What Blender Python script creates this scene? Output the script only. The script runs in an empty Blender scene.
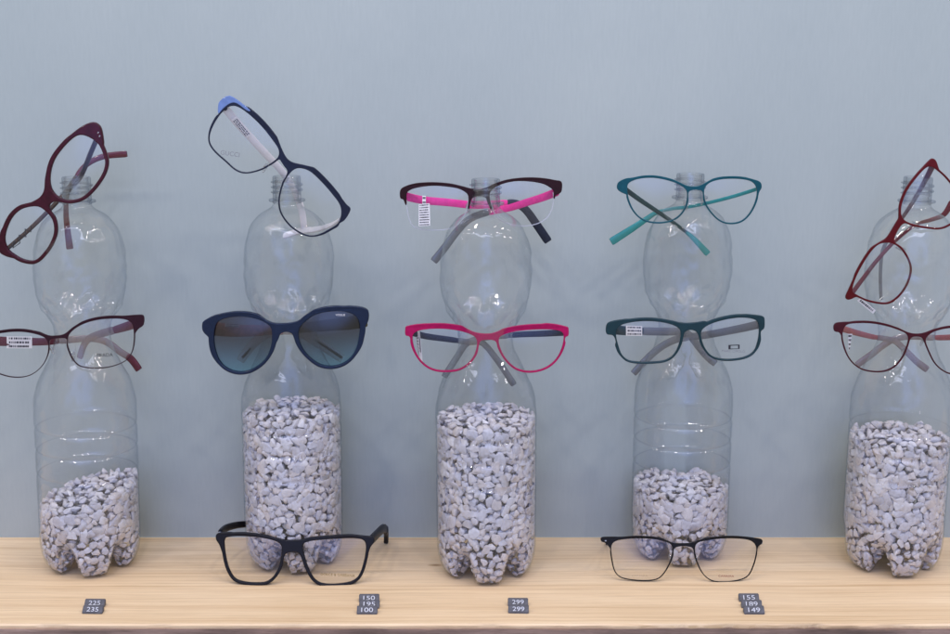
import bpy, bmesh, math, random
import numpy as np
from mathutils import Vector, Matrix, noise
from mathutils.bvhtree import BVHTree

random.seed(7)
rng = np.random.default_rng(7)
S = bpy.context.scene
COL = S.collection
MM = 0.001

# ------------------------------------------------------------------ camera, light, exposure
CAM = Vector((0, -1.253, 0.502)); TILT = math.radians(12); FPX = 1400.0
cd = bpy.data.cameras.new('camera'); cam = bpy.data.objects.new('camera', cd); COL.objects.link(cam)
cam.location = CAM; cam.rotation_euler = (math.radians(90) - TILT, 0, 0)
cd.sensor_width = 36; cd.lens = 36 * FPX / 950; cd.clip_start = 0.01; cd.clip_end = 100
S.camera = cam
W = bpy.data.worlds.new('World'); S.world = W; W.use_nodes = True
def world_light():
    """soft surroundings: a bluish street sky low in front of the window, a dim neutral room elsewhere"""
    nt = W.node_tree; L = nt.links; bg = nt.nodes['Background']
    def m(op, a, b=None, c=None):
        n = nt.nodes.new('ShaderNodeMath'); n.operation = op
        for k, v in enumerate((a, b, c)):
            if v is None: continue
            if isinstance(v, (int, float)): n.inputs[k].default_value = v
            else: L.new(v, n.inputs[k])
        return n.outputs[0]
    def step(v, a, b):
        n = nt.nodes.new('ShaderNodeMapRange'); n.interpolation_type = 'SMOOTHSTEP'
        n.inputs['From Min'].default_value = a; n.inputs['From Max'].default_value = b; L.new(v, n.inputs['Value']); return n.outputs[0]
    tc = nt.nodes.new('ShaderNodeTexCoord'); sp = nt.nodes.new('ShaderNodeSeparateXYZ'); L.new(tc.outputs['Generated'], sp.inputs[0])
    x, y, z = sp.outputs
    lobe = m('MULTIPLY', m('POWER', 2.718, m('MULTIPLY', m('MULTIPLY', x, x), -8.0)), m('MULTIPLY', step(y, -0.15, -0.75), step(z, -0.25, 0.25)))
    mx = nt.nodes.new('ShaderNodeMix'); mx.data_type = 'RGBA'; mx.clamp_factor = True
    L.new(lobe, mx.inputs['Factor']); mx.inputs['A'].default_value = (0.545, 0.535, 0.52, 1); mx.inputs['B'].default_value = (0.92, 1.25, 2.6, 1)
    L.new(mx.outputs['Result'], bg.inputs[0]); bg.inputs[1].default_value = 1.0
world_light()

def area(name, loc, target, power, col, sx, sy=None, shape='RECTANGLE', spread=180):
    l = bpy.data.lights.new(name, 'AREA'); l.energy = power; l.color = col; l.shape = shape
    l.size = sx; l.size_y = sy or sx; l.spread = math.radians(spread)
    o = bpy.data.objects.new(name, l); COL.objects.link(o); o.location = loc
    o.rotation_euler = (Vector(target) - Vector(loc)).to_track_quat('-Z', 'Y').to_euler()
    return o
for i in range(9):                                     # the row of small spots over the display
    x = (i - 4) * 0.44
    area('display_spot', (x, -0.22, 1.5), (x * 0.9, -0.12, 0), 0.52, (1.0, 0.87, 0.75), 0.065, shape='DISK', spread=150)
for i in range(8):                                     # a second row nearer the window pane
    x = (i - 3.5) * 0.44
    area('window_spot', (x, -0.74, 1.46), (x * 0.7, -0.04, 0.1), 1.25, (1.0, 0.92, 0.86), 0.075, shape='DISK', spread=140)
area('ceiling_light', (0.0, -1.15, 1.55), (0, -0.05, 0.2), 6.0, (0.80, 0.83, 1.0), 2.4, 0.15)
S.view_settings.view_transform = 'Standard'; S.view_settings.look = 'None'
S.view_settings.exposure = 0.0; S.view_settings.gamma = 1
S.render.engine = 'CYCLES'
S.cycles.transparent_max_bounces = 48; S.cycles.max_bounces = 12; S.cycles.use_denoising = True
S.cycles.caustics_reflective = False; S.cycles.caustics_refractive = False

# ------------------------------------------------------------------ helpers
CT, ST = math.cos(TILT), math.sin(TILT)
def ray(px, py):
    a = (px - 475) / FPX; b = -(py - 317) / FPX
    return Vector((a, CT + b * ST, -ST + b * CT))
def at(px, py, y):                                     # point of that picture position at depth y (metres)
    d = ray(px, py); return CAM + d * ((y - CAM.y) / d.y)
def on_shelf(px, py, z=0):
    d = ray(px, py); return CAM + d * ((z - CAM.z) / d.z)
def on_plane(px, py, p0, n):
    d = ray(px, py); return CAM + d * ((p0 - CAM).dot(n) / d.dot(n))

def tag(o, label, cat, group=None, kind=None):
    if label: o['label'] = label
    if cat: o['category'] = cat
    if group: o['group'] = group
    if kind: o['kind'] = kind
    return o
def empty(name, m, label, cat, group=None):
    o = bpy.data.objects.new(name, None); COL.objects.link(o); o.matrix_world = m; o.empty_display_size = 0.01
    return tag(o, label, cat, group)
def link(name, me, mat=None, parent=None, smooth=None):
    o = bpy.data.objects.new(name, me); COL.objects.link(o)
    if mat:
        me.materials.clear(); me.materials.append(mat)
    if smooth is not None:
        for p in me.polygons: p.use_smooth = True
        if smooth < 180: me.set_sharp_from_angle(angle=math.radians(smooth))
    if parent: o.parent = parent
    return o
def from_py(verts, faces):
    me = bpy.data.meshes.new('m'); me.from_pydata([tuple(v) for v in verts], [], faces); me.update()
    bm = bmesh.new(); bm.from_mesh(me); bmesh.ops.recalc_face_normals(bm, faces=bm.faces); bm.to_mesh(me); bm.free()
    return me
def box_mesh(sx, sy, sz, bev=0.0, c=(0, 0, 0), seg=2):
    bm = bmesh.new(); bmesh.ops.create_cube(bm, size=1)
    bmesh.ops.scale(bm, vec=(sx, sy, sz), verts=bm.verts)
    if bev: bmesh.ops.bevel(bm, geom=list(bm.edges), offset=bev, segments=seg, affect='EDGES', profile=0.5)
    bmesh.ops.translate(bm, vec=c, verts=bm.verts)
    me = bpy.data.meshes.new('m'); bm.to_mesh(me); bm.free(); return me
def smooth_loop(p, n=6, closed=True):                  # Catmull-Rom through the points
    p = [np.array(q, float) for q in p]; L = len(p); out = []
    for i in range(L if closed else L - 1):
        g = (lambda k: p[k % L]) if closed else (lambda k: p[min(max(k, 0), L - 1)])
        a, b, c, d = g(i - 1), g(i), g(i + 1), g(i + 2)
        for k in range(n):
            t = k / n
            out.append(0.5 * (2 * b + (c - a) * t + (2 * a - 5 * b + 4 * c - d) * t * t + (3 * b - a - 3 * c + d) * t ** 3))
    if not closed: out.append(p[-1])
    return out
def curve_mesh(loops, thick, bev):                     # filled 2D outline with holes, extruded and rounded
    cu = bpy.data.curves.new('c', 'CURVE'); cu.dimensions = '2D'; cu.fill_mode = 'BOTH'
    for lp in loops:
        s = cu.splines.new('POLY'); s.points.add(len(lp) - 1); s.use_cyclic_u = True
        for q, pt in zip(s.points, lp): q.co = (pt[0], pt[1], 0, 1)
    cu.extrude = max(thick / 2 - bev, 1e-5); cu.bevel_depth = bev; cu.bevel_resolution = 2; cu.offset = -bev
    return eval_mesh(cu)
def eval_mesh(cu):
    o = bpy.data.objects.new('tmp', cu); COL.objects.link(o)
    dg = bpy.context.evaluated_depsgraph_get(); dg.update()
    me = bpy.data.meshes.new_from_object(o.evaluated_get(dg))
    bpy.data.objects.remove(o); bpy.data.curves.remove(cu); return me
def text_mesh(body, width, thick=0.0001, height=None, shear=0):
    cu = bpy.data.curves.new('t', 'FONT'); cu.body = body; cu.size = 1; cu.align_x = 'CENTER'; cu.align_y = 'CENTER'; cu.shear = shear
    cu.extrude = 0.0; me = eval_mesh(cu)
    xs = [v.co.x for v in me.vertices]; ys = [v.co.y for v in me.vertices]
    k = width / (max(xs) - min(xs)); ky = k if height is None else height / (max(ys) - min(ys))
    cx, cy = (max(xs) + min(xs)) / 2, (max(ys) + min(ys)) / 2
    for v in me.vertices: v.co = Vector(((v.co.x - cx) * k, 0, (v.co.y - cy) * ky))
    bm = bmesh.new(); bm.from_mesh(me)
    r = bmesh.ops.extrude_face_region(bm, geom=list(bm.faces))
    for v in r['geom']:
        if isinstance(v, bmesh.types.BMVert): v.co.y -= thick
    bmesh.ops.recalc_face_normals(bm, faces=bm.faces); bm.to_mesh(me); bm.free(); return me

# ------------------------------------------------------------------ materials
def new_mat(name):
    m = bpy.data.materials.new(name); m.use_nodes = True; nt = m.node_tree
    return m, nt, nt.nodes['Principled BSDF'], nt.nodes['Material Output']
def N(nt, t, **kw):
    n = nt.nodes.new(t)
    for k, v in kw.items():
        if k.startswith('i_'): n.inputs[k[2:].replace('_', ' ')].default_value = v
        else: setattr(n, k, v)
    return n
def ramp(nt, stops):
    r = nt.nodes.new('ShaderNodeValToRGB'); e = r.color_ramp.elements
    while len(e) < len(stops): e.new(0.5)
    for q, (p, c) in zip(e, stops): q.position = p; q.color = (*c, 1)
    return r
def paint(name, col, rough=0.35, metal=0.0, coat=0.0, var=0.12):
    m, nt, b, o = new_mat(name)
    tc = N(nt, 'ShaderNodeTexCoord'); nz = N(nt, 'ShaderNodeTexNoise', i_Scale=260.0, i_Detail=3.0)
    nt.links.new(tc.outputs['Object'], nz.inputs['Vector'])
    r = ramp(nt, [(0.3, tuple(c * (1 - var) for c in col)), (0.7, tuple(min(1, c * (1 + var)) for c in col))])
    nt.links.new(nz.outputs['Fac'], r.inputs[0]); nt.links.new(r.outputs[0], b.inputs['Base Color'])
    b.inputs['Roughness'].default_value = rough; b.inputs['Metallic'].default_value = metal
    b.inputs['Coat Weight'].default_value = coat * 0.35; b.inputs['Specular IOR Level'].default_value = 0.16; b.inputs['Coat Roughness'].default_value = 0.08
    return m
def thin_clear(name, tint=(0.97, 0.975, 0.98), edge=(0.72, 0.76, 0.80), f0=0.045, f1=0.55, power=4.0, rough=0.02, gloss=(1, 1, 1), bump=0.0, bscale=60, alpha_mix=None, body=(0.5, 0.5, 0.5)):
    m, nt, b, o = new_mat(name); nt.nodes.remove(b)
    lw = N(nt, 'ShaderNodeLayerWeight', i_Blend=0.5)
    pw = N(nt, 'ShaderNodeMath', operation='POWER'); pw.inputs[1].default_value = power
    nt.links.new(lw.outputs['Facing'], pw.inputs[0])
    ma = N(nt, 'ShaderNodeMath', operation='MULTIPLY_ADD'); ma.inputs[1].default_value = f1; ma.inputs[2].default_value = f0
    nt.links.new(pw.outputs[0], ma.inputs[0])
    mc = N(nt, 'ShaderNodeMix', data_type='RGBA'); mc.inputs['A'].default_value = (*tint, 1); mc.inputs['B'].default_value = (*edge, 1)
    nt.links.new(pw.outputs[0], mc.inputs['Factor'])
    tr = N(nt, 'ShaderNodeBsdfTransparent'); nt.links.new(mc.outputs['Result'], tr.inputs[0])
    gl = N(nt, 'ShaderNodeBsdfGlossy', i_Roughness=rough); gl.inputs['Color'].default_value = (*gloss, 1)
    mx = N(nt, 'ShaderNodeMixShader'); nt.links.new(ma.outputs[0], mx.inputs[0])
    nt.links.new(gl.outputs[0], mx.inputs[2])
    src = tr.outputs[0]
    if alpha_mix:
        df = N(nt, 'ShaderNodeBsdfDiffuse'); df.inputs[0].default_value = (*body, 1)
        m2 = N(nt, 'ShaderNodeMixShader'); m2.inputs[0].default_value = alpha_mix
        nt.links.new(tr.outputs[0], m2.inputs[1]); nt.links.new(df.outputs[0], m2.inputs[2]); src = m2.outputs[0]
    nt.links.new(src, mx.inputs[1]); nt.links.new(mx.outputs[0], o.inputs[0])
    if bump:
        tc = N(nt, 'ShaderNodeTexCoord'); nz = N(nt, 'ShaderNodeTexNoise', i_Scale=bscale, i_Detail=3.0, i_Roughness=0.45, i_Distortion=0.8)
        nt.links.new(tc.outputs['Object'], nz.inputs['Vector'])
        bp = N(nt, 'ShaderNodeBump', i_Strength=bump, i_Distance=0.002); nt.links.new(nz.outputs['Fac'], bp.inputs['Height'])
        nt.links.new(bp.outputs[0], gl.inputs['Normal'])
    return m
PET = thin_clear('clear_plastic', tint=(0.985, 0.987, 0.99), edge=(0.80, 0.82, 0.84), f0=0.026, f1=0.34, power=3.6, rough=0.018, bump=0.40, bscale=58)
NECK = thin_clear('neck_plastic', tint=(0.93, 0.94, 0.95), edge=(0.36, 0.40, 0.46), f0=0.05, f1=0.5, power=2.2, rough=0.05)
LENS = thin_clear('clear_lens', tint=(0.985, 0.985, 0.98), edge=(0.80, 0.82, 0.86), f0=0.022, f1=0.5, power=4, rough=0.01, gloss=(0.82, 0.82, 1.0))
LENS_RIMLESS = thin_clear('rimless_lens', tint=(0.98, 0.98, 0.98), edge=(0.85, 0.88, 0.9), f0=0.03, f1=0.8, power=3, rough=0.01, gloss=(0.85, 0.85, 1.0))
CORD = thin_clear('nylon', tint=(0.9, 0.9, 0.92), edge=(0.7, 0.7, 0.74), f0=0.05, f1=0.3, rough=0.1, alpha_mix=0.45, body=(0.75, 0.76, 0.8))
PAD = thin_clear('silicone', tint=(0.85, 0.86, 0.87), edge=(0.6, 0.62, 0.66), f0=0.06, f1=0.4, rough=0.1, alpha_mix=0.15, body=(0.6, 0.6, 0.62))
def tip_mat(name, col, a): return thin_clear(name, tint=tuple(0.5 + 0.5 * c for c in col), edge=col, f0=0.05, f1=0.3, rough=0.08, alpha_mix=a, body=col)
def gradient_lens(name):
    m = thin_clear(name, f0=0.05, f1=0.5, gloss=(1, 1, 1), rough=0.015); nt = m.node_tree
    tc = N(nt, 'ShaderNodeTexCoord'); sp = N(nt, 'ShaderNodeSeparateXYZ'); nt.links.new(tc.outputs['Generated'], sp.inputs[0])
    r = ramp(nt, [(0.0, (0.50, 0.71, 0.80)), (0.28, (0.43, 0.54, 0.63)), (0.6, (0.35, 0.37, 0.42)), (1.0, (0.31, 0.295, 0.31))])
    nt.links.new(sp.outputs['Z'], r.inputs[0])
    t = [n for n in nt.nodes if n.type == 'BSDF_TRANSPARENT'][0]
    nt.links.new(r.outputs[0], t.inputs[0]); return m
SUN_LENS = gradient_lens('brown_to_blue_lens')
INK = paint('dark_print', (0.03, 0.03, 0.04), 0.6)
PAPER = paint('sticker_paper', (0.78, 0.76, 0.77), 0.6, var=0.03)
STEEL = paint('hinge_metal', (0.45, 0.44, 0.43), 0.3, 1.0)

def stone_mat():
    m, nt, b, o = new_mat('pale_stone')
    g = N(nt, 'ShaderNodeNewGeometry'); oi = N(nt, 'ShaderNodeObjectInfo')
    ad = N(nt, 'ShaderNodeMath', operation='ADD'); nt.links.new(g.outputs['Random Per Island'], ad.inputs[0]); nt.links.new(oi.outputs['Random'], ad.inputs[1])
    fr = N(nt, 'ShaderNodeMath', operation='FRACT'); nt.links.new(ad.outputs[0], fr.inputs[0])
    r = ramp(nt, [(0.0, (0.52, 0.51, 0.56)), (0.16, (0.57, 0.55, 0.59)), (0.36, (0.65, 0.61, 0.61)), (0.55, (0.55, 0.545, 0.61)), (0.74, (0.72, 0.70, 0.72)), (0.92, (0.62, 0.56, 0.54)), (1.0, (0.48, 0.47, 0.50))])
    nt.links.new(fr.outputs[0], r.inputs[0])
    tc = N(nt, 'ShaderNodeTexCoord'); nz = N(nt, 'ShaderNodeTexNoise', i_Scale=420.0, i_Detail=5.0, i_Roughness=0.65)
    nt.links.new(g.outputs['Position'], nz.inputs['Vector'])
    r2 = ramp(nt, [(0.3, (0.80, 0.79, 0.78)), (0.7, (1.06, 1.06, 1.06))]); nt.links.new(nz.outputs['Fac'], r2.inputs[0])
    mu = N(nt, 'ShaderNodeMix', data_type='RGBA', blend_type='MULTIPLY'); mu.inputs['Factor'].default_value = 1
    nt.links.new(r.outputs[0], mu.inputs['A']); nt.links.new(r2.outputs[0], mu.inputs['B'])
    nt.links.new(mu.outputs['Result'], b.inputs['Base Color']); b.inputs['Roughness'].default_value = 0.62
    bp = N(nt, 'ShaderNodeBump', i_Strength=0.35, i_Distance=0.0008); nt.links.new(nz.outputs['Fac'], bp.inputs['Height']); nt.links.new(bp.outputs[0], b.inputs['Normal'])
    return m
STONE = stone_mat()

def wood_mat(name, dark=1.0, edge=False):
    m, nt, b, o = new_mat(name)
    tc = N(nt, 'ShaderNodeTexCoord')
    warp = []
    def noise_(sx, sy, sz, detail, rough=0.6, dist=0.0):
        mp = N(nt, 'ShaderNodeMapping'); mp.inputs['Scale'].default_value = (sx, sy, sz); nt.links.new(warp[0] if warp else tc.outputs['Object'], mp.inputs[0])
        n = N(nt, 'ShaderNodeTexNoise', i_Scale=1.0, i_Detail=detail, i_Roughness=rough, i_Distortion=dist); nt.links.new(mp.outputs[0], n.inputs['Vector']); return n
    if not edge:                                       # grain lines that wander, fine pores, broad tone patches
        wz = N(nt, 'ShaderNodeTexNoise', i_Scale=4.0, i_Detail=2.0); nt.links.new(tc.outputs['Object'], wz.inputs['Vector'])
        wv = N(nt, 'ShaderNodeVectorMath', operation='MULTIPLY_ADD'); wv.inputs[1].default_value = (0, 0.016, 0.01)
        nt.links.new(wz.outputs['Color'], wv.inputs[0]); nt.links.new(tc.outputs['Object'], wv.inputs[2])
        warp.append(wv.outputs[0])
        a = noise_(1.1, 230, 60, 5.0, 0.7); f = noise_(9, 640, 200, 5.0, 0.8); lg = noise_(2.6, 14, 7, 4.0)
        r1 = ramp(nt, [(0.30, (0.66, 0.46, 0.265)), (0.46, (0.81, 0.61, 0.39)), (0.60, (0.87, 0.68, 0.455)), (0.72, (0.73, 0.51, 0.30))])
        r2 = ramp(nt, [(0.32, (0.80, 0.76, 0.70)), (0.55, (1.03, 1.03, 1.03))]); r3 = ramp(nt, [(0.3, (0.90, 0.86, 0.80)), (0.7, (1.05, 1.05, 1.05))])
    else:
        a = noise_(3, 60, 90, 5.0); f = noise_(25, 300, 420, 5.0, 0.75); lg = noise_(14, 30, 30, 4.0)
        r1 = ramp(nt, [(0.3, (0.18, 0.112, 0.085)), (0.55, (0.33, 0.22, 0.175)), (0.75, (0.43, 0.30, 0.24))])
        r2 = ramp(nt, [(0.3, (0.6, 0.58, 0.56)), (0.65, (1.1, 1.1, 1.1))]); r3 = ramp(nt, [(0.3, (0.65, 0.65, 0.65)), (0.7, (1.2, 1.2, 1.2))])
    for n, r in ((a, r1), (f, r2), (lg, r3)): nt.links.new(n.outputs['Fac'], r.inputs[0])
    m1 = N(nt, 'ShaderNodeMix', data_type='RGBA', blend_type='MULTIPLY'); m1.inputs['Factor'].default_value = 1
    m2 = N(nt, 'ShaderNodeMix', data_type='RGBA', blend_type='MULTIPLY'); m2.inputs['Factor'].default_value = 1
    nt.links.new(r1.outputs[0], m1.inputs['A']); nt.links.new(r2.outputs[0], m1.inputs['B'])
    nt.links.new(m1.outputs['Result'], m2.inputs['A']); nt.links.new(r3.outputs[0], m2.inputs['B'])
    last = m2.outputs['Result']
    for kx, ky, kr in (() if edge else ((-0.037, -0.004, 0.010), (0.512, -0.05, 0.012), (-0.52, -0.07, 0.011))):   # small knots
        vm = N(nt, 'ShaderNodeVectorMath', operation='MULTIPLY_ADD'); vm.inputs[1].default_value = (1, 2.4, 0); vm.inputs[2].default_value = (-kx, -ky * 2.4, 0)
        nt.links.new(warp[0], vm.inputs[0]); ln = N(nt, 'ShaderNodeVectorMath', operation='LENGTH'); nt.links.new(vm.outputs[0], ln.inputs[0])
        mr = N(nt, 'ShaderNodeMath', operation='DIVIDE'); mr.inputs[1].default_value = kr; nt.links.new(ln.outputs['Value'], mr.inputs[0])
        rk = ramp(nt, [(0.15, (0.45, 0.36, 0.27)), (0.45, (0.72, 0.62, 0.52)), (0.9, (1, 1, 1))]); nt.links.new(mr.outputs[0], rk.inputs[0])
        mk = N(nt, 'ShaderNodeMix', data_type='RGBA', blend_type='MULTIPLY'); mk.inputs['Factor'].default_value = 1
        nt.links.new(last, mk.inputs['A']); nt.links.new(rk.outputs[0], mk.inputs['B']); last = mk.outputs['Result']
    nt.links.new(last, b.inputs['Base Color']); b.inputs['Roughness'].default_value = 0.5 if not edge else 0.8
    bp = N(nt, 'ShaderNodeBump', i_Strength=0.12 if not edge else 0.6, i_Distance=0.001); nt.links.new(f.outputs['Fac'], bp.inputs['Height']); nt.links.new(bp.outputs[0], b.inputs['Normal'])
    return m
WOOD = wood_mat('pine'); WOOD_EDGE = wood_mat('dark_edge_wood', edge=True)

def wall_mat():
    m, nt, b, o = new_mat('blue_grey_panel')
    tc = N(nt, 'ShaderNodeTexCoord')
    mp = N(nt, 'ShaderNodeMapping'); mp.inputs['Scale'].default_value = (2.6, 1, 1.5); nt.links.new(tc.outputs['Object'], mp.inputs[0])
    n1 = N(nt, 'ShaderNodeTexNoise', i_Scale=1.0, i_Detail=4.0, i_Roughness=0.6); nt.links.new(mp.outputs[0], n1.inputs['Vector'])
    mp2 = N(nt, 'ShaderNodeMapping'); mp2.inputs['Scale'].default_value = (420, 1, 60); nt.links.new(tc.outputs['Object'], mp2.inputs[0])
    n2 = N(nt, 'ShaderNodeTexNoise', i_Scale=1.0, i_Detail=3.0); nt.links.new(mp2.outputs[0], n2.inputs['Vector'])
    n3 = N(nt, 'ShaderNodeTexNoise', i_Scale=3.2, i_Detail=3.0); nt.links.new(tc.outputs['Object'], n3.inputs['Vector'])
    r1 = ramp(nt, [(0.28, (0.328, 0.380, 0.378)), (0.5, (0.360, 0.409, 0.402)), (0.72, (0.400, 0.448, 0.432))]); nt.links.new(n1.outputs['Fac'], r1.inputs[0])
    r2 = ramp(nt, [(0.3, (0.972, 0.975, 0.978)), (0.7, (1.02, 1.02, 1.02))]); nt.links.new(n2.outputs['Fac'], r2.inputs[0])
    mu = N(nt, 'ShaderNodeMix', data_type='RGBA', blend_type='MULTIPLY'); mu.inputs['Factor'].default_value = 1
    nt.links.new(r1.outputs[0], mu.inputs['A']); nt.links.new(r2.outputs[0], mu.inputs['B']); nt.links.new(mu.outputs['Result'], b.inputs['Base Color'])
    b.inputs['Roughness'].default_value = 0.6; b.inputs['Coat Weight'].default_value = 0.35
    r3 = ramp(nt, [(0.35, (0.05,) * 3), (0.7, (0.3,) * 3)]); nt.links.new(n3.outputs['Fac'], r3.inputs[0]); nt.links.new(r3.outputs[0], b.inputs['Coat Roughness'])
    return m

# ------------------------------------------------------------------ setting: back wall and shelf
YW = 0.060; YF = on_shelf(475, 624).y
wall = link('back_wall', box_mesh(3.2, 0.02, 2.0, 0, (0, YW + 0.01, 0.6)), wall_mat())
tag(wall, 'smooth blue grey panel standing behind the bottles', 'wall', kind='structure')
shelf = empty('shelf', Matrix.Translation((0, 0, 0)), 'pale pine shelf with dark raw front edge carrying the bottles', 'shelf')
nx, ny = 400, 24                                       # board top with a slightly chipped front edge
V = []; F = []
for j in range(ny + 1):
    for i in range(nx + 1):
        x = -1.6 + 3.2 * i / nx; y = YF + (YW - 0.001 - YF) * (j / ny) ** 1.6; z = 0.0
        if j == 0: y += 0.0012 * noise.noise(Vector((x * 35, 0, 3))) + 0.0006 * noise.noise(Vector((x * 160, 1, 3)))
        if j == 0: z -= 0.0016
        if j == 0 and 0.16 < x < 0.32: y += 0.004 * max(0, noise.noise(Vector((x * 95, 7, 3))))
        V.append((x, y, z))
for j in range(ny):
    for i in range(nx):
        a = j * (nx + 1) + i; F.append((a, a + 1, a + nx + 2, a + nx + 1))
n0 = len(V)
for i in range(nx + 1): V.append((V[i][0], V[i][1] + 0.0004, -0.0042))
for i in range(nx): F.append((n0 + i, n0 + i + 1, i + 1, i))
link('board_top', from_py(V, F), WOOD, shelf, 40)
V = []; F = []; nz_ = 10
for k in range(nz_ + 1):
    for i in range(nx + 1):
        x = -1.6 + 3.2 * i / nx; z = -0.0042 - 0.040 * k / nz_
        y = YF - 0.0012 + 0.0022 * noise.noise(Vector((x * 18, z * 120, 0))) + 0.0012 * noise.noise(Vector((x * 90, z * 300, 5)))
        V.append((x, y, z))
for k in range(nz_):
    for i in range(nx):
        a = k * (nx + 1) + i; F.append((a, a + 1, a + nx + 2, a + nx + 1))
b0 = len(V)
for i in range(nx + 1): V.append((-1.6 + 3.2 * i / nx, YF + 0.006, -0.0042))
for i in range(nx): F.append((b0 + i, b0 + i + 1, i + 1, i))
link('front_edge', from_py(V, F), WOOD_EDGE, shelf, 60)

# ------------------------------------------------------------------ bottles
R0 = 46.0
FOOT = [(46, 44), (46, 34), (45.4, 22), (43.0, 11.5), (38.6, 3.8), (32.0, 0), (25.2, 3.0), (18.5, 8.5), (9, 12), (0, 13)]
VALL = [(46, 44), (45, 38), (42.5, 33), (38.5, 28), (34, 24.5), (29, 21.5), (23, 18.5), (16, 15.5), (8, 13.6), (0, 13)]
SIDE = [(46, 44), (46, 60), (46, 72), (46, 90), (44.4, 93), (46, 96), (46, 104), (46, 113), (44.4, 116), (46, 119), (46, 126), (46, 134), (44.4, 137), (46, 140), (46, 152), (45.6, 160),
        (44.4, 168), (41.6, 178), (37.2, 188), (32, 198), (27.8, 207), (25.4, 215), (24.8, 222), (25.6, 229), (27.8, 236), (31.6, 243), (35.6, 250), (38.4, 258), (40.0, 267),
        (40.6, 276), (40.4, 285), (39.9, 295), (38.6, 305), (36.0, 315), (31.0, 324.5), (24.0, 331.5), (16.5, 336), (13.4, 339), (12.8, 341)]
def prof(P, n): return smooth_loop(P, n, closed=False)
_foot, _vall, _side = prof(FOOT, 5), prof(VALL, 5), prof(SIDE, 4)
def base_point(k, th):
    w = 0.5 + 0.5 * math.cos(5 * th); w = min(1, w * 1.75); w = (w * w * (3 - 2 * w)) ** 0.9
    a, b = _foot[k], _vall[k]
    return (a[0] * w + b[0] * (1 - w), a[1] * w + b[1] * (1 - w))
def side_point(k, th, seed=0):
    r, z = _side[k]
    e = math.exp(-((z - 246) / 10) ** 2)                # pressed diamond facets under the bulb, scallops on the shoulder
    r += 1.9 * e * (abs(((th * 11 / math.pi + z / 13) % 2) - 1) - 0.5) + 1.9 * e * (abs(((th * 11 / math.pi - z / 13) % 2) - 1) - 0.5)
    e = math.exp(-((z - 182) / 10) ** 2)
    r += 1.6 * e * (abs(math.sin(3.5 * th + 0.4)) - 0.6)
    e = math.exp(-((z - 305) / 14) ** 2)
    r += 0.5 * e * math.cos(9 * th)
    r += ((0.75 if z < 232 else 1.05) * noise.noise(Vector((math.cos(th) * r / 10 + seed * 7, math.sin(th) * r / 10, z / 9))) + 1.0 * noise.noise(Vector((math.cos(th) * r / 26 + seed * 5, math.sin(th) * r / 26, z / 30)))) * max(0.12, min(1, (z - 140) / 25)) * max(0, min(1, (338 - z) / 15, (z - 44) / 12))
    return r, z
NT = 170
def bottle_body(seed, wall=0.7):
    rows = []
    for k in range(len(_foot) - 2, 0, -1): rows.append([base_point(k, 2 * math.pi * i / NT) for i in range(NT)])
    for k in range(len(_side)): rows.append([side_point(k, 2 * math.pi * i / NT, seed) for i in range(NT)])
    V = []; F = []
    nr = len(rows)
    rows += [[(max(r - wall, 0.5), z + (wall if z < 44 else 0)) for r, z in row] for row in rows]
    for row in rows:
        for i, (r, z) in enumerate(row):
            th = 2 * math.pi * i / NT - math.pi / 2     # angle 0 of the profile faces the street (-y)
            V.append((r * math.cos(th) * MM, r * math.sin(th) * MM, z * MM))
    for o in (0, nr):
        for j in range(nr - 1):
            for i in range(NT):
                q = ((o + j) * NT + i, (o + j) * NT + (i + 1) % NT, (o + j + 1) * NT + (i + 1) % NT, (o + j + 1) * NT + i); F.append(q if o == 0 else q[::-1])
    for o, z in ((0, 13), (nr, 13 + wall)):
        V.append((0, 0, z * MM)); c = len(V) - 1
        for i in range(NT): q = (c, o * NT + (i + 1) % NT, o * NT + i); F.append(q if o == 0 else q[::-1])
    a, b = (nr - 1) * NT, (2 * nr - 1) * NT              # the lip under the neck joins both walls
    for i in range(NT): F.append((a + i, a + (i + 1) % NT, b + (i + 1) % NT, b + i))
    me = bpy.data.meshes.new('body'); me.from_pydata(V, [], F); me.update()
    return me, [Vector(v) for v in V[:nr * NT]] + [Vector((0, 0, 13 * MM))], [f for f in F if max(f) < nr * NT]
def bottle_meshes():
    def lathe(P, n=64, closed=False):
        V = []; F = []
        for r, z in P:
            for i in range(n):
                a = 2 * math.pi * i / n; V.append((r * math.cos(a) * MM, r * math.sin(a) * MM, z * MM))
        L = len(P)
        for j in range(L if closed else L - 1):
            for i in range(n): F.append((j * n + i, j * n + (i + 1) % n, ((j + 1) % L) * n + (i + 1) % n, ((j + 1) % L) * n + i))
        return from_py(V, F)
    neck = lathe([(12.8, 341.2), (12.7, 350), (12.6, 364), (12.2, 365), (10.9, 365), (10.5, 364), (10.6, 345), (11.2, 341.2)], closed=True)
    ring = lathe([(12.9, 342.2), (16.2, 342.8), (16.4, 343.6), (16.2, 344.4), (12.9, 345)], closed=True)
    V = []; F = []; turns = 2.6; n = int(72 * turns)      # the screw thread, a helical ridge
    for i in range(n + 1):
        a = 2 * math.pi * i / 72; z = 348.5 + 4.6 * i / 72; s = min(1, i / 8, (n - i) / 8)
        for r, dz in ((12.4, -1.1), (12.6 + 1.7 * s, -0.45), (12.6 + 1.7 * s, 0.45), (12.4, 1.1)): V.append((r * math.cos(a) * MM, r * math.sin(a) * MM, (z + dz) * MM))
    for i in range(n):
        for q in range(4): F.append((i * 4 + q, i * 4 + (q + 1) % 4, i * 4 + 4 + (q + 1) % 4, i * 4 + 4 + q))
    return neck, ring, from_py(V, F)
BM_NECK, BM_RING, BM_THREAD = bottle_meshes()

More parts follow.
